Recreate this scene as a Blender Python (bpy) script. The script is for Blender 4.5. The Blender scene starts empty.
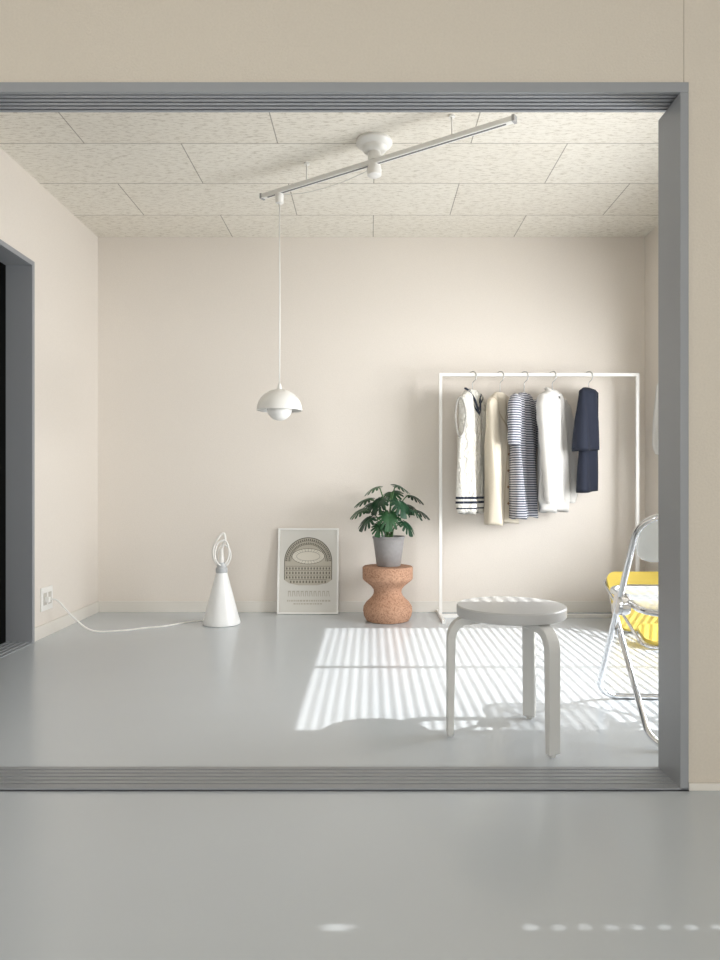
import bpy, bmesh, math, random
from mathutils import Vector, Matrix
random.seed(4)
S=bpy.context.scene
C=bpy.context.collection
S.view_settings.view_transform='Standard'

# ------------------------------------------------------------------ helpers
def srgb(r,g,b):
    f=lambda c:(c/255/12.92) if c/255<=0.04045 else ((c/255+0.055)/1.055)**2.4
    return (f(r),f(g),f(b),1)
def mat(name,col,rough=0.6,metal=0.0,bump=0.0,bscale=80,spec=0.5,var=0.0,trans=0.0,sub=0.0,stretch=None):
    m=bpy.data.materials.new(name); m.use_nodes=True
    n=m.node_tree.nodes; l=m.node_tree.links; b=n['Principled BSDF']
    b.inputs['Base Color'].default_value=col
    b.inputs['Roughness'].default_value=rough
    b.inputs['Metallic'].default_value=metal
    b.inputs['Specular IOR Level'].default_value=spec
    if trans: b.inputs['Transmission Weight'].default_value=trans
    tc=n.new('ShaderNodeTexCoord'); mp=n.new('ShaderNodeMapping')
    l.new(tc.outputs['Object'],mp.inputs[0])
    if stretch: mp.inputs['Scale'].default_value=stretch
    no=n.new('ShaderNodeTexNoise'); no.inputs['Scale'].default_value=bscale; no.inputs['Detail'].default_value=4
    l.new(mp.outputs[0],no.inputs[0])
    if bump:
        bp=n.new('ShaderNodeBump'); bp.inputs['Strength'].default_value=bump; bp.inputs['Distance'].default_value=0.003
        l.new(no.outputs[0],bp.inputs['Height']); l.new(bp.outputs[0],b.inputs['Normal'])
    mr=n.new('ShaderNodeMixRGB'); mr.blend_type='MULTIPLY'; mr.inputs[0].default_value=1
    mr.inputs[1].default_value=col
    cr=n.new('ShaderNodeValToRGB'); v=1-var
    cr.color_ramp.elements[0].position=0.3; cr.color_ramp.elements[1].position=0.7
    cr.color_ramp.elements[0].color=(v,v,v,1); cr.color_ramp.elements[1].color=(1,1,1,1)
    l.new(no.outputs[0],cr.inputs[0]); l.new(cr.outputs[0],mr.inputs[2]); l.new(mr.outputs[0],b.inputs['Base Color'])
    return m
def mk(name,bm,m,parent=None,smooth=False,bevel=0,sub=0,recalc=True):
    if recalc: bmesh.ops.recalc_face_normals(bm,faces=bm.faces)
    me=bpy.data.meshes.new(name); bm.to_mesh(me); bm.free()
    ob=bpy.data.objects.new(name,me); C.objects.link(ob)
    if m: me.materials.append(m)
    if smooth:
        for p in me.polygons: p.use_smooth=True
    if bevel:
        md=ob.modifiers.new('bv','BEVEL'); md.width=bevel; md.segments=3; md.limit_method='ANGLE'; md.angle_limit=math.radians(40)
    if sub:
        md=ob.modifiers.new('ss','SUBSURF'); md.levels=sub; md.render_levels=sub
    if parent: ob.parent=parent
    return ob
def addbox(bm,lo,hi):
    vs=[bm.verts.new((x,y,z)) for x in (lo[0],hi[0]) for y in (lo[1],hi[1]) for z in (lo[2],hi[2])]
    for f in ((0,1,3,2),(4,6,7,5),(0,4,5,1),(2,3,7,6),(0,2,6,4),(1,5,7,3)):
        bm.faces.new([vs[i] for i in f])
def boxes(name,lst,m,parent=None,bevel=0):
    bm=bmesh.new()
    for lo,hi in lst: addbox(bm,lo,hi)
    return mk(name,bm,m,parent,bevel=bevel)
def empty(name,loc=(0,0,0),rz=0,mtx=None):
    e=bpy.data.objects.new(name,None); C.objects.link(e); e.empty_display_size=0.1
    if mtx: e.matrix_world=mtx
    else:
        e.location=loc; e.rotation_euler=(0,0,rz)
    return e
def lathe(name,prof,m,parent=None,center=(0,0,0),n=64,smooth=True,bevel=0,cap=True):
    bm=bmesh.new(); rings=[]
    for r,z in prof:
        rings.append([bm.verts.new((center[0]+max(r,1e-4)*math.cos(2*math.pi*i/n),center[1]+max(r,1e-4)*math.sin(2*math.pi*i/n),center[2]+z)) for i in range(n)])
    for a,b in zip(rings,rings[1:]):
        for i in range(n): bm.faces.new((a[i],a[(i+1)%n],b[(i+1)%n],b[i]))
    if cap:
        bm.faces.new(rings[0]); bm.faces.new(rings[-1])
    o=mk(name,bm,m,parent,smooth=smooth)
    if smooth:
        md=o.modifiers.new('es','EDGE_SPLIT'); md.split_angle=math.radians(38)
    return o
def catmull(pts,k=8,closed=False):
    P=[Vector(p) for p in pts]; n=len(P); out=[]
    rng=n if closed else n-1
    for i in range(rng):
        if closed: a,b,c,d=P[(i-1)%n],P[i],P[(i+1)%n],P[(i+2)%n]
        else: a,b,c,d=P[max(i-1,0)],P[i],P[i+1],P[min(i+2,n-1)]
        for j in range(k):
            t=j/k
            out.append(0.5*((2*b)+(c-a)*t+(2*a-5*b+4*c-d)*t*t+(3*b-a-3*c+d)*t**3))
    if not closed: out.append(P[-1])
    return out
def sweep_bm(bm,pts,r,n=12,closed=False,flat=1.0):
    P=[Vector(p) for p in pts]; N=len(P)
    rad=r if isinstance(r,(list,tuple)) else [r]*N
    T=[]
    for i in range(N):
        if closed: t=P[(i+1)%N]-P[(i-1)%N]
        else: t=P[min(i+1,N-1)]-P[max(i-1,0)]
        T.append(t.normalized())
    up=Vector((0,0,1)) if abs(T[0].z)<0.9 else Vector((0,1,0))
    u=(up-T[0]*up.dot(T[0])).normalized(); rings=[]
    for i in range(N):
        u=(u-T[i]*u.dot(T[i])).normalized(); v=T[i].cross(u)
        rings.append([bm.verts.new(P[i]+(u*math.cos(2*math.pi*j/n)+v*math.sin(2*math.pi*j/n)*flat)*rad[i]) for j in range(n)])
    for i in range(N if closed else N-1):
        a=rings[i]; b=rings[(i+1)%N]; 
        for j in range(n): bm.faces.new((a[j],a[(j+1)%n],b[(j+1)%n],b[j]))
    if not closed:
        bm.faces.new(rings[0]); bm.faces.new(rings[-1])
def tube(name,pts,r,m,parent=None,n=12,closed=False,flat=1.0):
    bm=bmesh.new(); sweep_bm(bm,pts,r,n,closed,flat)
    return mk(name,bm,m,parent,smooth=True)

# ------------------------------------------------------------------ materials
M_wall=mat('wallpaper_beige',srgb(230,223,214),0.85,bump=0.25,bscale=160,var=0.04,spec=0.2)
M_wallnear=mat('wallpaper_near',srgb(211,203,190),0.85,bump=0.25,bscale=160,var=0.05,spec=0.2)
M_base=mat('baseboard_white',srgb(224,220,212),0.5)
M_frame=mat('frame_grey',srgb(148,151,155),0.38,bump=0.03,bscale=20)
M_track=mat('track_dark',srgb(62,64,68),0.35)
M_track2=mat('track_light',srgb(158,161,166),0.3)
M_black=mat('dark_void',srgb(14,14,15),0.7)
M_white=mat('white_lacquer',srgb(238,237,233),0.35)
M_whitem=mat('white_matte',srgb(235,233,228),0.6)
M_slat=mat('blind_grey',srgb(88,88,88),0.8,spec=0.1)
M_chrome=mat('chrome',(0.75,0.76,0.78,1),0.12,metal=1.0)
M_steel=mat('steel_wire',(0.5,0.5,0.5,1),0.3,metal=1.0)
M_floor=mat('floor_pvc_grey',srgb(198,204,209),0.22,var=0.015,bscale=3,spec=0.65)

def ceil_mat():
    m=bpy.data.materials.new('ceiling_tile'); m.use_nodes=True
    n=m.node_tree.nodes; l=m.node_tree.links; b=n['Principled BSDF']
    b.inputs['Roughness'].default_value=0.9; b.inputs['Specular IOR Level'].default_value=0.1
    tc=n.new('ShaderNodeTexCoord')
    mp=n.new('ShaderNodeMapping'); mp.inputs['Location'].default_value=(9.02-0.49,8.6-4.12+0.0,0)
    l.new(tc.outputs['Object'],mp.inputs[0])
    br=n.new('ShaderNodeTexBrick'); br.offset=0.5; br.offset_frequency=2
    br.inputs['Scale'].default_value=1; br.inputs['Brick Width'].default_value=0.9; br.inputs['Row Height'].default_value=0.43
    br.inputs['Mortar Size'].default_value=0.003; br.inputs['Mortar Smooth'].default_value=0.3
    c=srgb(238,234,224); br.inputs['Color1'].default_value=c; br.inputs['Color2'].default_value=srgb(233,228,217)
    br.inputs['Mortar'].default_value=srgb(172,166,155)
    l.new(mp.outputs[0],br.inputs[0])
    mp2=n.new('ShaderNodeMapping'); mp2.inputs['Scale'].default_value=(14,60,1); l.new(tc.outputs['Object'],mp2.inputs[0])
    no=n.new('ShaderNodeTexNoise'); no.inputs['Scale'].default_value=2.0; no.inputs['Detail'].default_value=8; no.inputs['Roughness'].default_value=0.75
    l.new(mp2.outputs[0],no.inputs[0])
    cr=n.new('ShaderNodeValToRGB'); e=cr.color_ramp.elements
    e[0].position=0.35; e[0].color=(0.5,0.46,0.39,1); e[1].position=0.5; e[1].color=(1,1,1,1)
    l.new(no.outputs[0],cr.inputs[0])
    mx=n.new('ShaderNodeMixRGB'); mx.blend_type='MULTIPLY'; mx.inputs[0].default_value=0.7
    l.new(br.outputs[0],mx.inputs[1]); l.new(cr.outputs[0],mx.inputs[2]); l.new(mx.outputs[0],b.inputs['Base Color'])
    return m
M_ceil=ceil_mat()

# ------------------------------------------------------------------ room shell (metres; camera room y<1.84, far room y>1.97)
XL,XR,YB,H=-1.741,1.76,4.48,2.40
YN=-2.4
boxes('floor',[((XL-0.12,YN-0.12,-0.1),(XR+0.12,YB+0.12,0))],M_floor)
boxes('ceiling',[((XL-0.12,YN-0.12,H),(XR+0.12,YB+0.12,H+0.1))],M_ceil)
boxes('wall_back',[((XL-0.12,YB,0),(XR+0.12,YB+0.12,H))],M_wall)
DY0,DY1,DZ=2.25,3.585,1.935
boxes('wall_left',[((XL-0.12,DY1+0.02,0),(XL,YB,H)),((XL-0.12,DY0-0.02,DZ+0.02),(XL,DY1+0.02,H)),((XL-0.12,YN,0),(XL,DY0-0.02,H))],M_wall)
WY0,WY1,WZ0,WZ1=2.27,4.0,0.04,1.99
NY0,NY1=0.85,1.70
boxes('wall_right',[((XR,WY1,0),(XR+0.12,YB,H)),((XR,WY0,WZ1),(XR+0.12,WY1,H)),((XR,WY0,0),(XR+0.12,WY1,WZ0)),
   ((XR,NY1,0),(XR+0.12,WY0,H)),((XR,NY0,1.95),(XR+0.12,NY1,H)),((XR,NY0,0),(XR+0.12,NY1,0.04)),((XR,YN,0),(XR+0.12,NY0,H))],M_wall)
PX0,PX1,PZ=-1.62,0.838,1.8645
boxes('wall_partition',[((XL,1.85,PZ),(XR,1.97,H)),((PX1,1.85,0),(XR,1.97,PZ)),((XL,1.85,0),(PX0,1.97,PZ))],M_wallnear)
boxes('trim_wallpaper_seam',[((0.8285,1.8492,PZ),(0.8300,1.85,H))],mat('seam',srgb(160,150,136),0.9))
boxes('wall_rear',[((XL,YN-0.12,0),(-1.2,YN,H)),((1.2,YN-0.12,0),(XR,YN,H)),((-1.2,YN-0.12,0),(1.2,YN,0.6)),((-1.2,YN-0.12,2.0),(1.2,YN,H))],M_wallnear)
bt,bh=0.010,0.07
boxes('baseboard_back',[((XL,YB-bt,0),(XR,YB,bh))],M_base,bevel=0.002)
boxes('baseboard_left',[((XL,DY1+0.02,0),(XL+bt,YB-bt,bh)),((XL,1.97,0),(XL+bt,DY0-0.02,bh))],M_base,bevel=0.002)
boxes('baseboard_right',[((XR-bt,WY1+0.03,0),(XR,YB-bt,bh))],M_base,bevel=0.002)
boxes('baseboard_partition',[((PX1+0.002,1.842,0),(XR,1.85,0.02))],M_base,bevel=0.002)

# sliding door frame of the partition
fr=empty('sliding_door_frame',(0,1.84,0))
boxes('jamb_right',[((0.816,0,0),(0.838,0.142,1.838))],M_frame,fr,bevel=0.0015)
boxes('jamb_left',[((PX0,0,0),(PX0+0.022,0.142,1.838))],M_frame,fr,bevel=0.0015)
boxes('head_face',[((PX0,0,1.838),(0.838,0.012,PZ))],M_frame,fr,bevel=0.001)
boxes('head_back',[((PX0,0.012,1.861),(0.838,0.142,PZ))],M_track,fr)
ys=[0.028,0.052,0.076,0.100,0.124]
boxes('head_ridges',[((PX0,y,1.8425+0.13*(y-0.012)),(0.838,y+0.011,1.861)) for y in ys],M_track2,fr)
boxes('sill_base',[((PX0,0,0.0),(0.838,0.142,0.004))],M_track,fr)
boxes('sill_ridges',[((PX0,0,0.004),(0.838,0.026,0.0085))]+[((PX0,y,0.004),(0.838,y+0.018,0.0085)) for y in (0.031,0.054,0.077,0.100)]+[((PX0,0.123,0.004),(0.838,0.142,0.0085))],
      mat('sill_metal',srgb(148,151,155),0.33),fr,bevel=0.001)

# side doorway on the left wall
dr=empty('door_1',(XL,0,0))
boxes('door_jamb',[((-0.125,DY1,0),(0.012,DY1+0.025,DZ+0.025)),((-0.125,DY0-0.025,0),(0.012,DY0,DZ+0.025)),((-0.125,DY0,DZ),(0.012,DY1,DZ+0.025))],M_frame,dr,bevel=0.0015)
boxes('door_sill',[((-0.125,DY0,0),(0.012,DY1,0.004))]+[((-0.12+i*0.032,DY0,0.004),(-0.104+i*0.032,DY1,0.009)) for i in range(4)],M_frame,dr)
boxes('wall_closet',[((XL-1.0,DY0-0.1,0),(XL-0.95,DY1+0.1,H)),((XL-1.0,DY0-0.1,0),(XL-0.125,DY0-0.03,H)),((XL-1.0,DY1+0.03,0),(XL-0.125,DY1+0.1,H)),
    ((XL-1.0,DY0-0.1,-0.05),(XL-0.125,DY1+0.1,0)),((XL-1.0,DY0-0.1,DZ+0.03),(XL-0.125,DY1+0.1,DZ+0.1))],M_black)  # near-black wall colour stands in for the unlit closet interior

# window of the bright room with horizontal blind
w=empty('window_1',(XR,0,0))
fw=0.035
boxes('sash',[((0.06,WY0,WZ0),(0.09,WY0+fw,WZ1)),((0.06,WY1-fw,WZ0),(0.09,WY1,WZ1)),((0.06,WY0,WZ1-0.02),(0.09,WY1,WZ1)),((0.06,WY0,WZ0),(0.09,WY1,WZ0+fw)),
   ((0.06,3.09,WZ0),(0.09,3.13,WZ1))],M_white,w,bevel=0.002)
bm=bmesh.new()
z=0.10
while z<1.96:
    addbox(bm,(0.018,WY0+0.01,z),(0.035,WY1-0.01,z+0.0010)); z+=0.039
mk('blind_slats',bm,M_slat,w)
boxes('blind_cords',[((0.026,y,0.1),(0.028,y+0.002,1.97)) for y in (2.45,2.85,3.35,3.8)],M_white,w)
boxes('blind_headrail',[((0.01,WY0+0.01,1.965),(0.045,WY1-0.01,1.99))],M_white,w)
w2=empty('window_2',(XR,0,0))
boxes('streak_gap_panels',[((0.03,NY0,0.04),(0.05,1.268,1.95)),((0.03,1.275,0.04),(0.05,NY1,1.95)),((0.03,1.26,0.04),(0.05,1.28,0.72)),((0.03,1.26,1.42),(0.05,1.28,1.70)),((0.03,1.26,1.76),(0.05,1.28,1.95))]
   +[((0.03,1.262,0.74+i*0.045),(0.05,1.28,0.756+i*0.045)) for i in range(15)],M_whitem,w2)  # unseen panels; gaps shaped to cast a dashed sun streak on the floor
w3=empty('added_rear_window',(0,YN,0))  # unseen window, added so the camera room gets light
boxes('frame',[((-1.2,-0.08,0.6),(-1.16,-0.04,2.0)),((1.16,-0.08,0.6),(1.2,-0.04,2.0)),((-1.2,-0.08,0.6),(1.2,-0.04,0.64)),((-1.2,-0.08,1.96),(1.2,-0.04,2.0)),((-0.02,-0.08,0.6),(0.02,-0.04,2.0))],M_white,w3)

# ------------------------------------------------------------------ ceiling track light with canopy
tr=empty('ceiling_track_rail',(0.02,3.235,H))
a=Vector((-0.570,0.37,-0.10)); b=Vector((0.562,-0.385,-0.10)); d=(b-a).normalized(); nrm=Vector((-d.y,d.x,0))
def obox(name,p,q,hw,z0,z1,m,parent,bevel=0.001):
    bm=bmesh.new(); dd=(q-p).normalized(); nn=Vector((-dd.y,dd.x,0))
    vs=[]
    for e in (p,q):
        for s in (-1,1):
            for zz in (z0,z1): 
                v=e+nn*hw*s; vs.append(bm.verts.new((v.x,v.y,zz)))
    for f in ((0,1,3,2),(4,6,7,5),(0,4,5,1),(2,3,7,6),(0,2,6,4),(1,5,7,3)): bm.faces.new([vs[i] for i in f])
    return mk(name,bm,m,parent,bevel=bevel)
obox('rail',a,b,0.014,-0.114,-0.093,M_white,tr)
obox('rail_slot',a+d*0.03,b-d*0.03,0.004,-0.116,-0.113,mat('slot_grey',srgb(120,120,120),0.5),tr,0)
obox('rail_cap',a-d*0.012,a,0.016,-0.117,-0.09,mat('cap_grey',srgb(170,170,170),0.5),tr)
obox('rail_cap_b',b,b+d*0.012,0.016,-0.117,-0.09,mat('cap_grey2',srgb(170,170,170),0.5),tr)
lathe('canopy',[(0.03,0),(0.082,0),(0.084,-0.012),(0.078,-0.022),(0.058,-0.03),(0.055,-0.045),(0.048,-0.052),(0.03,-0.055),(0.03,-0.094)][::-1],M_white,tr)
lathe('adapter',[(0.025,-0.165),(0.032,-0.16),(0.034,-0.135),(0.028,-0.112)],M_white,tr,center=(0.0,0,0))
for i,s in enumerate((-0.40,0.40)):
    p=d*s
    lathe('hanger_rod_%d'%i,[(0.004,-0.094),(0.004,-0.01),(0.014,-0.008),(0.014,0)],M_white,tr,center=(p.x,p.y,0),n=20)
obox('arm',d*-0.50+nrm*0.03,d*0.08+nrm*0.03,0.006,-0.085,-0.073,M_white,tr)
obox('arm_bracket',d*-0.30-nrm*0.01,d*-0.30+nrm*0.04,0.008,-0.095,-0.085,M_white,tr)
obox('arm_bracket_b',d*0.05-nrm*0.01,d*0.05+nrm*0.04,0.008,-0.095,-0.085,M_white,tr)
# pendant lamp
PL=Vector((-0.459,3.55,0))
pe=empty('pendant_lamp',(PL.x,PL.y,0))
lathe('plug',[(0.012,2.235),(0.02,2.24),(0.022,2.284)],M_white,pe,n=24)
tube('cord',[(0,0,1.31),(0.001,0,1.7),(0,0,2.24)],0.0034,M_white,pe,n=8)
R=0.115; prof=[]
for i in range(0,17):
    t=math.radians(90*i/16); prof.append((R*math.sin(t)+0.0,1.188+0.108*math.cos(t)))
inner=[(r-0.003 if r>0.004 else r,zz-0.003) for r,zz in prof[::-1]]
lathe('shade_upper',prof+[(R-0.002,1.187)]+inner[1:],M_white,pe,cap=False)
lathe('finial',[(0.006,1.325),(0.010,1.312),(0.012,1.288)],M_white,pe,n=24)
R2=0.064; prof=[]
for i in range(0,17):
    t=math.radians(180-115*i/16); prof.append((R2*math.sin(t),1.200+R2*math.cos(t)))
lathe('shade_lower',prof,M_white,pe,cap=False)
tube('stem',[(0,0,1.2),(0,0,1.29)],0.008,M_white,pe)
tube('slack_cable',[Vector(p) for p in catmull([(-0.50,0.33,-0.112),(-0.35,0.24,-0.14),(-0.18,0.13,-0.145),(-0.03,0.02,-0.13)],8)],0.002,M_white,tr,n=6)

# ------------------------------------------------------------------ wall outlet + cable
ou=empty('wall_outlet',(XL,3.76,0.20))
boxes('plate',[((0,-0.065,-0.06),(0.008,0.065,0.065))],M_white,ou,bevel=0.003)
boxes('sockets',[((0.008,-0.045,-0.03),(0.011,-0.01,0.035)),((0.008,0.012,-0.03),(0.011,0.045,0.035))],mat('socket',srgb(200,196,188),0.5),ou,bevel=0.002)
boxes('plug',[((0.011,-0.04,-0.015),(0.035,-0.015,0.015))],M_white,ou,bevel=0.004)
cp=catmull([(XL+0.033,3.735,0.20),(XL+0.07,3.75,0.19),(XL+0.13,3.79,0.10),(XL+0.22,3.83,0.015),(-1.38,3.88,0.004),(-1.28,3.95,0.004),(-1.18,4.0,0.004),(-1.08,4.12,0.004),(-0.99,4.17,0.004),(-0.93,4.13,0.004)],10)

# ------------------------------------------------------------------ cone floor lamp
M_opal=mat('opal_shade',srgb(242,243,242),0.35)
cl=empty('cone_lamp',(-0.867,4.09,0))
lathe('cone_shade',[(0.102,0.0),(0.108,0.003),(0.108,0.012),(0.1,0.04),(0.036,0.285),(0.032,0.30)],M_opal,cl)
lathe('neck_band',[(0.033,0.30),(0.034,0.305),(0.034,0.325),(0.026,0.335),(0.024,0.36)],mat('lamp_grey',srgb(185,188,190),0.4),cl)
lathe('grip',[(0.018,0.36),(0.018,0.375),(0.012,0.41),(0.012,0.44)],M_whitem,cl)
tube('handle_loop',catmull([(-0.022,0,0.34),(-0.045,0,0.38),(-0.05,0,0.43),(-0.035,0,0.48),(-0.01,0,0.515),(0.012,0,0.528),(0.02,0,0.50),(0.012,0,0.47),(0.0,0,0.43)],6),0.0075,M_whitem,cl)
tube('cord_coil_0',catmull([(0.02,-0.012,0.35),(0.045,-0.012,0.40),(0.04,-0.012,0.46),(0.02,-0.015,0.49),(-0.02,-0.02,0.47),(-0.035,-0.02,0.40),(-0.01,-0.025,0.35)],6,closed=True),0.005,M_white,cl,n=8,closed=True)
tube('cord_coil_1',catmull([(0.025,0.012,0.34),(0.05,0.015,0.39),(0.038,0.02,0.44),(0.0,0.022,0.46),(-0.03,0.02,0.42),(-0.02,0.02,0.35)],6,closed=True),0.005,M_white,cl,n=8,closed=True)
ca=tube('power_cable',[p-Vector((-0.867,4.09,0)) for p in cp],0.0045,M_white,cl,n=8)

# ------------------------------------------------------------------ poster leaning on the wall
th=math.radians(-7)
po=empty('framed_poster',(-0.392,4.392,0.002)); po.rotation_euler=(th,0,0)
pw,ph=0.193,0.54
boxes('frame',[((-pw,-0.001,0),(-pw+0.011,0.018,ph)),((pw-0.011,-0.001,0),(pw,0.018,ph)),((-pw+0.011,-0.001,0),(pw-0.011,0.018,0.011)),((-pw+0.011,-0.001,ph-0.011),(pw-0.011,0.018,ph))],M_white,po,bevel=0.001)
boxes('paper',[((-pw+0.011,0.008,0.011),(pw-0.011,0.014,ph-0.011))],mat('paper',srgb(214,212,205),0.45),po)
M_ink=mat('ink',srgb(112,108,98),0.7); M_ink2=mat('ink_mid',srgb(186,180,166),0.7); M_ink3=mat('ink_light',srgb(216,211,198),0.7)
def flat(name,polys,m,y):
    bm=bmesh.new()
    for p in polys: bm.faces.new([bm.verts.new((x,y,zz)) for x,zz in p])
    return mk(name,bm,m,po,recalc=False)
CZ=0.330
def ell(rx,rz,a0=0,a1=360,n=56,z=CZ): return [(rx*math.cos(math.radians(a0+(a1-a0)*i/n)),z+rz*math.sin(math.radians(a0+(a1-a0)*i/n))) for i in range(n+1 if a1-a0<360 else n)]
def ring(rx,rz,t,a0,a1,z=CZ,n=56):
    o=ell(rx,rz,a0,a1,n,z); i=ell(rx-t,rz-t,a0,a1,n,z); return [[o[k],o[k+1],i[k+1],i[k]] for k in range(len(o)-1)]
flat('print_body',[ell(0.152,0.152,0,180)+[(-0.152,0.215),(-0.12,0.192),(-0.06,0.180),(0.06,0.180),(0.12,0.192),(0.152,0.215)]],M_ink2,0.0074)
q=ring(0.152,0.152,0.006,0,180)+ring(0.131,0.130,0.003,0,180)+ring(0.112,0.108,0.003,0,180)
q+=[[(-0.152,0.215),(-0.147,0.215),(-0.147,CZ),(-0.152,CZ)],[(0.147,0.215),(0.152,0.215),(0.152,CZ),(0.147,CZ)]]
for k in range(33):
    t=math.radians(4+172*k/32)
    for (rx,rz,sx) in ((0.1395,0.140,0.0042),(0.121,0.118,0.0036)):
        X=rx*math.cos(t); Z=CZ-0.003+rz*math.sin(t); q.append([(X-sx,Z-0.006),(X+sx,Z-0.006),(X+sx,Z+0.003),(X,Z+0.006),(X-sx,Z+0.003)])
flat('print_arcade',q,M_ink,0.0070)
AZ=0.362
flat('print_arena',[ell(0.104,0.050,z=AZ)],M_ink3,0.0070)
q=ring(0.104,0.050,0.003,0,359.9,AZ)+ring(0.075,0.030,0.002,0,359.9,AZ)
for k in range(28):
    t=2*math.pi*k/28; c_,s_=math.cos(t),math.sin(t)
    q.append([(0.075*c_-0.0009,AZ+0.030*s_),(0.075*c_+0.0009,AZ+0.030*s_),(0.104*c_+0.0009,AZ+0.050*s_),(0.104*c_-0.0009,AZ+0.050*s_)])
flat('print_arena_lines',q,M_ink,0.0067)
q=[]
for zz,hwid in ((0.194,0.118),(0.222,0.144),(0.250,0.144),(0.278,0.144)):
    q.append([(-hwid,zz+0.020),(hwid,zz+0.020),(hwid,zz+0.0225),(-hwid,zz+0.0225)])
    k=int(hwid*2/0.0185)
    for j in range(k):
        X=-hwid+0.009+j*(2*hwid-0.018)/(k-1)
        q.append([(X-0.0045,zz),(X+0.0045,zz),(X+0.0045,zz+0.011),(X,zz+0.016),(X-0.0045,zz+0.011)])
flat('print_facade',q,M_ink,0.0069)
q=[]
for row,(zz,hh,x0,x1) in enumerate(((0.110,0.034,-0.125,0.125),(0.078,0.010,-0.13,0.13),(0.060,0.008,-0.09,0.09))):
    X=x0
    while X<x1:
        wd=random.uniform(0.006,0.016) if row else 0.02
        if row==0: q+= [[(X,zz),(X+0.004,zz),(X+0.004,zz+hh),(X,zz+hh)],[(X,zz+hh-0.005),(X+wd*0.8,zz+hh-0.005),(X+wd*0.8,zz+hh),(X,zz+hh)],[(X+wd*0.8,zz),(X+wd,zz),(X+wd*0.7,zz+hh),(X+wd*0.5,zz+hh)]]
        else: q.append([(X,zz),(X+wd,zz),(X+wd,zz+hh),(X,zz+hh)])
        X+=wd+(0.005 if row else 0.007)
flat('print_text',q,M_ink2,0.0074)

# ------------------------------------------------------------------ cork stool + plant
def cork_mat():
    m=mat('cork',srgb(190,140,108),0.85,bump=0.25,bscale=120,var=0.12,spec=0.2)
    n=m.node_tree.nodes;l=m.node_tree.links
    v=n.new('ShaderNodeTexVoronoi'); v.inputs['Scale'].default_value=150
    tc=[x for x in n if x.type=='TEX_COORD'][0]; l.new(tc.outputs['Object'],v.inputs[0])
    cr=n.new('ShaderNodeValToRGB'); cr.color_ramp.elements[0].color=srgb(160,120,96); cr.color_ramp.elements[1].color=srgb(196,156,130)
    cr.color_ramp.elements[0].position=0.1; cr.color_ramp.elements[1].position=0.6
    l.new(v.outputs['Color'],cr.inputs[0])
    mr=[x for x in n if x.type=='MIX_RGB'][0]; l.new(cr.outputs[0],mr.inputs[1])
    return m
ck=empty('cork_stool',(0.106,4.20,0))
lathe('body',[(0.118,0),(0.128,0.004),(0.142,0.03),(0.148,0.06),(0.145,0.085),(0.130,0.11),(0.108,0.13),(0.090,0.15),(0.083,0.17),(0.085,0.188),(0.1,0.208),(0.125,0.228),(0.143,0.242),(0.150,0.252),(0.151,0.262),(0.151,0.318),(0.146,0.325),(0.12,0.327),(0.08,0.326)],cork_mat(),ck)
pp=empty('potted_monstera',(0.112,4.20,0.3275))
lathe('pot',[(0.068,0),(0.072,0.004),(0.094,0.165),(0.098,0.167),(0.098,0.178),(0.090,0.178),(0.088,0.15),(0.02,0.15)],mat('pot_grey',srgb(152,149,148),0.6,bump=0.1,bscale=50,var=0.1),pp)
lathe('soil',[(0.087,0.15),(0.087,0.158),(0.04,0.162)],mat('soil',srgb(50,38,30),0.95,bump=1,bscale=60,var=0.5),pp)
M_leaf=mat('leaf_green',srgb(28,68,44),0.38,var=0.35,bscale=14); M_leaf2=mat('leaf_green_light',srgb(50,96,58),0.4,var=0.3,bscale=14)
M_stem=mat('stem_green',srgb(74,112,62),0.5)
def leaf(name,base,az,tilt,size,m,roll=0):
    bm=bmesh.new(); n=120
    c=bm.verts.new((0.0,0,0)); K=5
    rings=[[] for _ in range(K)]
    for i in range(n):
        t=-math.pi+2*math.pi*i/n+0.026
        heart=0.52+0.42*math.cos(t/2)**2*1.0
        heart*= 1-0.75*math.exp(-((abs(t)-math.pi)/0.16)**2)
        w_=abs(math.sin(t))
        heart*=0.92+0.14*w_
        cut=0
        for c0 in (0.42,0.80,1.2,1.62,2.05,2.45):
            cut=max(cut,0.55*math.exp(-((abs(t)-c0)/0.062)**2))
        rr=size*heart
        for k in range(K):
            f=(k+1)/K
            rf=f*rr*(1-(cut*max(0,(f-0.35)/0.65)))
            x=rf*math.cos(t)+0.15*size*f; y=rf*math.sin(t)*0.95
            zz=-0.45*(x*x)/size*1.0+0.25*abs(y)-0.6*y*y/size
            rings[k].append(bm.verts.new((x,y,zz)))
    for i in range(n):
        j=(i+1)%n
        bm.faces.new((c,rings[0][i],rings[0][j]))
        for k in range(K-1): bm.faces.new((rings[k][i],rings[k+1][i],rings[k+1][j],rings[k][j]))
    mx=Matrix.Translation(base)@Matrix.Rotation(az,4,'Z')@Matrix.Rotation(tilt,4,'Y')@Matrix.Rotation(roll,4,'X')
    bmesh.ops.transform(bm,matrix=mx,verts=bm.verts)
    return mk(name,bm,m,pp,smooth=True)
LV=[(-0.065,0.00,0.47,170,.15,.105),(0.045,-0.02,0.48,20,.1,.105),(0.13,0.0,0.42,5,.2,.10),(-0.115,-0.03,0.40,185,.1,.11),(-0.045,-0.08,0.40,220,.6,.115),
    (0.06,-0.09,0.385,300,.6,.12),(-0.15,0.01,0.335,178,.2,.105),(0.125,-0.05,0.34,335,.3,.105),(0.165,0.03,0.33,10,.2,.105),(0.0,-0.12,0.315,265,.9,.11),
    (-0.11,-0.09,0.29,205,.5,.105),(0.09,-0.11,0.265,320,.6,.10),(0.02,0.06,0.44,80,.3,.105),(-0.08,0.09,0.37,130,.3,.10),(0.10,0.09,0.36,50,.3,.10),(-0.05,-0.10,0.25,240,.8,.08)]
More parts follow.
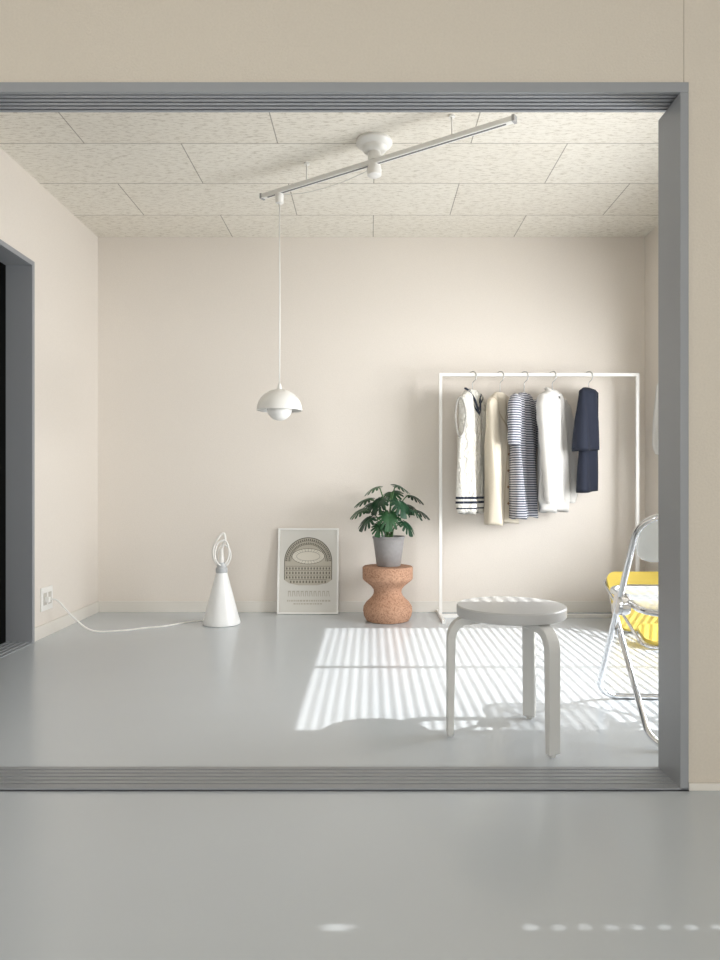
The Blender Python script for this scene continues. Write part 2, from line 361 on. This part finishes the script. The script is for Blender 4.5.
for i,(x,y,zz,az,ti,sz) in enumerate(LV):
    leaf('leaf_%d'%i,Vector((x,y,zz)),math.radians(az),ti,sz*0.86,M_leaf if i%3 else M_leaf2,roll=random.uniform(-.3,.3))
    s=Vector((random.uniform(-.02,.02),random.uniform(-.02,.02),0.155))
    tube('stem_%d'%i,catmull([s,(x*0.25,y*0.25,0.155+(zz-0.155)*0.55),(x*0.75,y*0.75,0.155+(zz-0.155)*0.95),(x,y,zz)],6),0.0035,M_stem,pp,n=8)

# ------------------------------------------------------------------ bent-leg stool
M_st=mat('stool_grey_lacquer',srgb(203,203,200),0.45,bump=0.05,bscale=30); M_st2=mat('stool_top',srgb(186,186,185),0.35,var=0.04,bscale=10)
st=empty('three_legged_stool',(0.453,2.249,0))
SH=0.422
lathe('seat',[(0.165,SH-0.036),(0.172,SH-0.033),(0.1735,SH-0.028),(0.1735,SH-0.004),(0.170,SH)],M_st2,st,n=96)
for i,ang in enumerate((180,-63,60)):
    bm=bmesh.new(); t=0.026; hw=0.0215
    outer=[(0.206,0.0),(0.206,0.30)]+[(0.206-0.062*(1-math.cos(a_)),0.30+0.062*1.25*math.sin(a_)) for a_ in [math.radians(9*k) for k in range(1,11)]]+[(0.09,0.3775),(0.06,0.3775)]
    inner=[(0.186,0.0),(0.180,0.30)]+[(0.180-0.036*(1-math.cos(a_)),0.30+0.0515*math.sin(a_)) for a_ in [math.radians(9*k) for k in range(1,11)]]+[(0.09,0.3585),(0.06,0.366)]
    A=[];
    for s in (-1,1):
        A.append([[bm.verts.new((r,s*hw,z_)) for r,z_ in outer],[bm.verts.new((r,s*hw,z_)) for r,z_ in inner]])
    N=len(outer)
    for k in range(N-1):
        for s in (0,1): bm.faces.new((A[s][0][k],A[s][0][k+1],A[s][1][k+1],A[s][1][k]))
        for e in (0,1): bm.faces.new((A[0][e][k],A[0][e][k+1],A[1][e][k+1],A[1][e][k]))
    for k in (0,N-1): bm.faces.new((A[0][0][k],A[0][1][k],A[1][1][k],A[1][0][k]))
    bmesh.ops.transform(bm,matrix=Matrix.Translation((0,0,0.0085))@Matrix.Rotation(math.radians(ang),4,'Z'),verts=bm.verts)
    mk('leg_%d'%(i+1),bm,M_st,st,bevel=0.003)
    c_,s_=math.cos(math.radians(ang)),math.sin(math.radians(ang))
    lathe('foot_pad_%d'%(i+1),[(0.009,0),(0.01,0.0085)],M_st,st,center=(0.195*c_,0.195*s_,0),n=16)

# ------------------------------------------------------------------ garment rack
rk=empty('clothes_rack',(1.035,4.29,0)); hw=0.603; RH=1.497
t=0.0095
boxes('rack_frame',[((-hw-t,-t,0.02),(-hw+t,t,RH)),((hw-t,-t,0.02),(hw+t,t,RH)),((-hw+t,-t,RH-2*t),(hw-t,t,RH)),((-hw+t,-t,0.0),(hw-t,t,0.02))],M_white,rk,bevel=0.001)
boxes('rack_feet',[((-hw-t,-0.19,0),(-hw+t,0.17,0.02)),((hw-t,-0.19,0),(hw+t,0.17,0.02))],M_white,rk,bevel=0.001)

def hanger(parent,half=0.19,drop=0.09,rodz=0.0):
    pts=[(0.0,0.0,-0.115),(0,0,-0.06),(0,-0.004,-0.045),(0.0,-0.020,-0.03),(0.0,-0.026,-0.005),(0.0,-0.015,0.016),(0.0,0.005,0.019),(0,0.02,0.008),(0,0.024,-0.006)]
    tube('hanger_hook',catmull(pts,6),0.0026,M_steel,parent,n=8)
    tube('hanger_arms',catmull([(-half,0,-0.115-drop),(-half*0.5,0,-0.145),(-0.02,0,-0.115),(0.02,0,-0.115),(half*0.5,0,-0.145),(half,0,-0.115-drop)],8),0.005,M_whitem,parent,n=8)

def cloth(name,rows,m,parent,folds=5,amp=0.012,n=72,phase=0.0):
    R_=[]
    for a_,b_ in zip(rows,rows[1:]):
        k=max(2,int(abs(a_[0]-b_[0])/0.02))
        for i in range(k):
            f=i/k; f2=f
            R_.append([a_[j]*(1-f2)+b_[j]*f2 for j in range(4)])
    R_.append(list(rows[-1])); bm=bmesh.new(); rings=[]
    z0=rows[0][0]; z1=rows[-1][0]
    for (zz,cx_,hw_,th_) in R_:
        g=(z0-zz)/(z0-z1); rg=[]
        for i in range(n):
            t_=2*math.pi*i/n; c_,s_=math.cos(t_),math.sin(t_)
            x=cx_+hw_*math.copysign(abs(c_)**0.8,c_)
            u=x*folds*2*math.pi/0.4
            y=th_*math.copysign(abs(s_)**0.8,s_)*(1+0.25*math.sin(u*1.3+zz*6+phase))
            y+=amp*g**0.7*math.sin(u*0.5+phase+2.0*zz)+0.35*amp*g*math.sin(u+5*zz+phase*2)
            zz2=zz+(0.006*math.sin(u*0.5+phase) if g>0.97 else 0)
            rg.append(bm.verts.new((x,y,zz2)))
        rings.append(rg)
    for a_,b_ in zip(rings,rings[1:]):
        for i in range(n): bm.faces.new((a_[i],a_[(i+1)%n],b_[(i+1)%n],b_[i]))
    bm.faces.new(rings[0])
    last=rings[-1]; inn=[bm.verts.new((v.co.x*0.96,v.co.y*0.7,v.co.z+0.015)) for v in last]
    for i in range(n): bm.faces.new((last[i],last[(i+1)%n],inn[(i+1)%n],inn[i]))
    bm.faces.new(inn)
    return mk(name,bm,m,parent,smooth=True)
def sleeve(name,pts,rad,m,parent,flat=0.55):
    P=catmull(pts,6); k=len(P); rr=[]
    for i in range(k):
        f=i/(k-1)*(len(rad)-1); a_=int(min(f,len(rad)-2)); rr.append(rad[a_]*(1-(f-a_))+rad[a_+1]*(f-a_))
    rr=[r*(1+0.06*math.sin(i*1.7)) for i,r in enumerate(rr)]
    bm=bmesh.new(); sweep_bm(bm,P,rr,20)
    for v in bm.verts: v.co.y*=flat
    return mk(name,bm,m,parent,smooth=True)
def fabric(name,col,bands=None,stripe=None,vneck=None,bcol=(0.01,0.015,0.05,1),knit=0,button=False):
    m=mat(name,col,0.9,bump=0.5,bscale=220,var=0.06,spec=0.15)
    n=m.node_tree.nodes;l=m.node_tree.links;b=n['Principled BSDF']
    b.inputs['Sheen Weight'].default_value=0.2
    tc=[x for x in n if x.type=='TEX_COORD'][0]
    sx=n.new('ShaderNodeSeparateXYZ'); l.new(tc.outputs['Object'],sx.inputs[0])
    mr=[x for x in n if x.type=='MIX_RGB'][0]
    def M(op,a_,b_=None,c_=None):
        k=n.new('ShaderNodeMath'); k.operation=op
        for i,v in enumerate((a_,b_,c_)):
            if v is None: continue
            if isinstance(v,(int,float)): k.inputs[i].default_value=v
            else: l.new(v,k.inputs[i])
        return k.outputs[0]
    mask=None
    def add(x):
        nonlocal mask
        mask=x if mask is None else M('MAXIMUM',mask,x)
    for z0,w_ in (bands or []): add(M('COMPARE',sx.outputs[2],z0,w_))
    if stripe: add(M('GREATER_THAN',M('FRACT',M('DIVIDE',sx.outputs[2],-stripe)),0.5))
    if vneck:
        v=M('ADD',sx.outputs[2],M('MULTIPLY',M('ABSOLUTE',sx.outputs[0]),-vneck[1]))
        for off in vneck[2]: add(M('MULTIPLY',M('COMPARE',v,vneck[0]+off,0.008),M('LESS_THAN',sx.outputs[1],0.0)))
    if button: add(M('MULTIPLY',M('COMPARE',sx.outputs[0],0.0,0.003),M('LESS_THAN',sx.outputs[1],0.0)))
    if mask is not None:
        mx=n.new('ShaderNodeMixRGB'); mx.inputs[1].default_value=col; mx.inputs[2].default_value=bcol
        l.new(mask,mx.inputs[0]); l.new(mx.outputs[0],mr.inputs[1])
    if knit:
        wv=n.new('ShaderNodeTexWave'); wv.bands_direction='X'; wv.inputs['Scale'].default_value=knit; wv.inputs['Distortion'].default_value=6; wv.inputs['Detail Scale'].default_value=3
        l.new(tc.outputs['Object'],wv.inputs[0])
        bp=n.new('ShaderNodeBump'); bp.inputs['Strength'].default_value=0.9; bp.inputs['Distance'].default_value=0.006
        l.new(wv.outputs[0],bp.inputs['Height']); l.new(bp.outputs[0],b.inputs['Normal'])
    return m
RY=4.29; RZ=RH-t
def hang(name,x,rot): return empty(name,(x,RY,0),math.radians(rot))
def rows_at(top,lst): return [(top-dz,cx_,w_,t_) for dz,cx_,w_,t_ in lst]
def hanger_at(g,half=0.15,drop=0.05):
    pre=set(C.objects)
    hanger(g,half,drop)
    for o in C.objects:
        if o not in pre: o.location.z=RZ
# 1 cable knit tennis vest
g=hang('knit_vest',0.628,57); hanger_at(g)
cloth('body',rows_at(1.392,[(0,0,0.06,0.022),(0.02,0,0.10,0.03),(0.05,0,0.155,0.034),(0.075,0,0.175,0.036),(0.15,0,0.160,0.042),(0.25,0,0.158,0.045),(0.30,0,0.172,0.048),(0.55,0,0.182,0.05),(0.70,0,0.18,0.05),(0.755,0,0.165,0.042)]),
   fabric('cable_knit_white',srgb(232,229,221),bands=[(0.735,0.007),(0.708,0.007),(0.672,0.004)],vneck=(1.24,1.6,(0,0.035)),knit=12,bcol=srgb(44,50,64)),g,folds=4,amp=0.02)
tube('neck_trim',catmull([(-0.075,0,1.39),(-0.04,-0.034,1.33),(0,-0.045,1.25),(0.04,-0.034,1.33),(0.075,0,1.39),(0.04,0.03,1.40),(-0.04,0.03,1.40)],6,closed=True),0.006,fabric('rib_navy',srgb(60,66,80)),g,closed=True)
for s in (-1,1): tube('armhole_trim_%d'%s,catmull([(s*0.172,-0.015,1.32),(s*0.165,-0.035,1.23),(s*0.168,-0.02,1.13),(s*0.174,0,1.10),(s*0.168,0.02,1.13),(s*0.165,0.035,1.23),(s*0.172,0.015,1.32)],6,closed=True),0.006,fabric('rib_grey',srgb(190,188,182)),g,closed=True)
# 2 cream button vest
g=hang('cream_waistcoat',0.797,57); hanger_at(g)
cloth('body',rows_at(1.375,[(0,0,0.06,0.02),(0.02,0,0.10,0.028),(0.05,0,0.15,0.032),(0.075,0,0.17,0.034),(0.15,0,0.150,0.04),(0.25,0,0.150,0.042),(0.32,0,0.172,0.045),(0.6,0,0.182,0.046),(0.80,0,0.19,0.05)]),
   fabric('cream_cotton',srgb(222,212,193),vneck=(1.16,1.4,(0,)),bcol=srgb(196,180,154),button=True),g,folds=3,amp=0.024,phase=1.0)
for k in range(5): 
    bm=bmesh.new(); bmesh.ops.create_uvsphere(bm,u_segments=12,v_segments=8,radius=0.008); 
    bmesh.ops.transform(bm,matrix=Matrix.Translation((0.012,-0.05,1.10-k*0.1)),verts=bm.verts); mk('button_%d'%k,bm,mat('button',srgb(150,120,90),0.4),g,smooth=True)
# 3 striped tee
M_str=fabric('breton_stripe',srgb(206,206,211),stripe=0.0145,bcol=srgb(66,72,90))
g=hang('striped_shirt',0.945,57); hanger_at(g)
cloth('body',rows_at(1.372,[(0,0,0.065,0.02),(0.02,0,0.11,0.03),(0.05,0,0.155,0.036),(0.08,0,0.172,0.04),(0.2,0,0.16,0.043),(0.5,0,0.165,0.046),(0.76,0,0.168,0.048)]),M_str,g,folds=4,amp=0.022,phase=2.0)
for s in (-1,1): sleeve('sleeve_%d'%s,[(s*0.14,0,1.325),(s*0.175,-0.01,1.28),(s*0.195,-0.02,1.18),(s*0.2,-0.02,1.05)],[0.04,0.055,0.055,0.05],M_str,g,0.7)
# 4 white sweatshirt
M_sw=fabric('white_jersey',srgb(220,218,214))
g=hang('white_sweatshirt',1.117,54); hanger_at(g)
cloth('body',rows_at(1.388,[(0,0,0.07,0.025),(0.02,0,0.11,0.034),(0.05,0,0.15,0.040),(0.08,0,0.170,0.043),(0.2,0,0.160,0.045),(0.45,0,0.168,0.05),(0.67,0,0.172,0.05),(0.69,0,0.155,0.042),(0.74,0,0.15,0.038)]),M_sw,g,folds=4,amp=0.024,phase=0.5)
for s in (-1,1): sleeve('sleeve_%d'%s,[(s*0.14,0,1.33),(s*0.178,-0.02,1.26),(s*0.200,-0.05,1.08),(s*0.195,-0.07,0.86),(s*0.18,-0.07,0.74),(s*0.18,-0.07,0.70)],[0.043,0.054,0.048,0.043,0.040,0.026],M_sw,g,0.8)
tube('collar',catmull([(-0.07,0,1.392),(-0.03,-0.035,1.365),(0.03,-0.035,1.365),(0.07,0,1.392),(0.03,0.03,1.40),(-0.03,0.03,1.40)],6,closed=True),0.009,M_sw,g,closed=True)
boxes('label',[((-0.012,-0.046,1.335),(0.012,-0.034,1.352))],M_black,g)
# 5 folded denim
M_dn=mat('denim_navy',srgb(27,34,52),0.85,bump=0.5,bscale=260,var=0.35)
g=hang('folded_jeans',1.340,50)
hanger(g,0.10,0.0)
for o in C.objects:
    if o.parent==g: o.location.z=RZ
cloth('leg_fold_long',rows_at(1.405,[(0,0.02,0.08,0.012),(0.02,0.02,0.095,0.03),(0.3,0.01,0.10,0.034),(0.635,-0.01,0.105,0.036)]),M_dn,g,folds=2,amp=0.01,phase=0.3)
cloth('leg_fold_short',rows_at(1.402,[(0,0.0,0.08,0.012),(0.02,-0.01,0.10,0.04),(0.2,-0.02,0.115,0.048),(0.38,-0.03,0.125,0.05)]),M_dn,g,folds=2,amp=0.01,phase=0.3)

# ------------------------------------------------------------------ folding chairs
def rloop(hw_,p0,p1,r,n=8):
    p0=Vector((0,*p0)); p1=Vector((0,*p1)); L=(p1-p0).length; e=(p1-p0).normalized(); out=[]
    for cx_,cy_,a0 in ((hw_-r,r,-90),(hw_-r,L-r,0),(-hw_+r,L-r,90),(-hw_+r,r,180)):
        for i in range(n+1):
            a_=math.radians(a0+90*i/n); x=cx_+r*math.cos(a_); s=cy_+r*math.sin(a_)
            out.append(Vector((x,0,0))+p0+e*s)
    return out
def panel(name,hw_,p0,p1,r,th_,m,parent,bow=0.0):
    P=rloop(hw_,p0,p1,r,8); e=(Vector((0,*p1))-Vector((0,*p0))).normalized(); nn=Vector((1,0,0)).cross(e)
    bm=bmesh.new(); 
    cen=sum(P,Vector())/len(P); layers=[]
    for s in (-1,1):
        lay=[]
        for f in (1.0,0.66,0.33):
            lay.append([bm.verts.new(cen+(p-cen)*f+nn*(s*th_/2-bow*(1-f*f))) for p in P])
        layers.append(lay)
        for a_,b_ in zip(lay,lay[1:]):
            for i in range(len(P)): bm.faces.new((a_[i],a_[(i+1)%len(P)],b_[(i+1)%len(P)],b_[i]))
        bm.faces.new(lay[-1])
    for i in range(len(P)): bm.faces.new((layers[0][0][i],layers[0][0][(i+1)%len(P)],layers[1][0][(i+1)%len(P)],layers[1][0][i]))
    return mk(name,bm,m,parent,smooth=False,bevel=0.0015)
tr_=0.0105
ch=empty('folding_chair',(1.070,2.365,0),math.radians(-3))
tube('back_leg_frame',rloop(0.228,(0.27,tr_),(-0.220,0.712),0.085),tr_,M_chrome,ch,closed=True)
tube('front_leg_frame',rloop(0.205,(-0.26,tr_),(0.17,0.40),0.07),tr_,M_chrome,ch,closed=True)
tube('seat_frame',rloop(0.203,(-0.20,0.405),(0.215,0.43),0.08),tr_,M_chrome,ch,closed=True)
M_pl=mat('acrylic_clear',srgb(225,231,233),0.06)
M_pl.node_tree.nodes['Principled BSDF'].inputs['Alpha'].default_value=0.42
panel('seat',0.190,(-0.188,0.408),(0.203,0.432),0.07,0.010,M_pl,ch,bow=0.012)
panel('backrest',0.216,(-0.123,0.560),(-0.212,0.700),0.06,0.008,M_pl,ch,bow=-0.012)
for s in (-1,1):
    o=lathe('pivot_%d'%s,[(0.001,-0.02),(0.035,-0.02),(0.038,-0.012),(0.038,0.012),(0.035,0.02),(0.001,0.02)],M_chrome,ch,n=32)
    o.rotation_euler=(0,math.radians(90),0); o.location=(s*0.217,-0.01,0.405)
# yellow one, tipped over beside the window: backrest on the floor, seat propping it up
yc=empty('folding_chair.001',(1.545,3.44,0))
M_y=mat('seat_plastic_yellow',srgb(222,196,92),0.35)
tube('back_leg_frame',rloop(0.200,(0,tr_),(0.63,0.262),0.06),tr_*0.8,M_chrome,yc,closed=True)
tube('front_leg_frame',rloop(0.180,(0.40,tr_),(0.62,0.285),0.05),tr_*0.8,M_chrome,yc,closed=True)
panel('seat',0.186,(0.383,0.016),(0.615,0.305),0.06,0.022,M_y,yc)
panel('backrest',0.180,(0.02,0.028),(0.165,0.088),0.05,0.020,M_y,yc)

# small white cloth bag hung on the right wall beyond the window
bg=empty('hanging_cloth_bag',(XR,4.17,0))
lathe('hook',[(0.006,0.0),(0.006,0.05),(0.012,0.054)],M_steel,bg,n=12).rotation_euler=(0,math.radians(-90),0)
bg.children[0].location=(0,0,1.45)
cloth('bag',[(1.46,0,0.03,0.02),(1.40,0,0.07,0.045),(1.2,0,0.09,0.055),(1.05,0,0.085,0.055),(0.99,0,0.05,0.04)],M_sw,bg,folds=3,amp=0.006).rotation_euler=(0,0,math.radians(90))
bg.children[1].location=(-0.074,0,0)

# ------------------------------------------------------------------ lights
def area(name,loc,dirv,sx,sy,e,col):
    l=bpy.data.lights.new(name,'AREA'); l.shape='RECTANGLE'; l.size=sx; l.size_y=sy; l.energy=e; l.color=col
    o=bpy.data.objects.new(name,l); C.objects.link(o); o.location=loc
    o.rotation_euler=Vector(dirv).to_track_quat('-Z','Z').to_euler(); return o
area('window_sky_light',(XR+0.35,2.75,1.05),(-1,-0.05,0.0),0.9,1.5,86,(0.995,0.997,1.0))
area('rear_fill_light',(0,YN-0.2,1.3),(0,1,0),2.3,1.4,64,(0.995,0.99,0.975))  # added fill from behind the camera for near room and back wall
sl=bpy.data.lights.new('sun','SUN'); sl.energy=6.4; sl.angle=math.radians(0.53); sl.color=(1,0.99,0.97)
so=bpy.data.objects.new('sun',sl); C.objects.link(so); so.rotation_euler=Vector((-1,0,-0.93)).to_track_quat('-Z','Y').to_euler(); so.location=(4,3,4)
W=bpy.data.worlds.new('World'); S.world=W; W.use_nodes=True
W.node_tree.nodes['Background'].inputs[0].default_value=(0.87,0.93,1,1); W.node_tree.nodes['Background'].inputs[1].default_value=1.5

# ------------------------------------------------------------------ camera
cam=bpy.data.cameras.new('camera'); co=bpy.data.objects.new('camera',cam); C.objects.link(co)
co.location=(0,0,0.8); co.rotation_euler=(math.radians(90),0,0)
cam.sensor_width=36; cam.lens=26.25; cam.shift_x=-10/960; cam.shift_y=7/960; cam.clip_start=0.02
S.camera=co
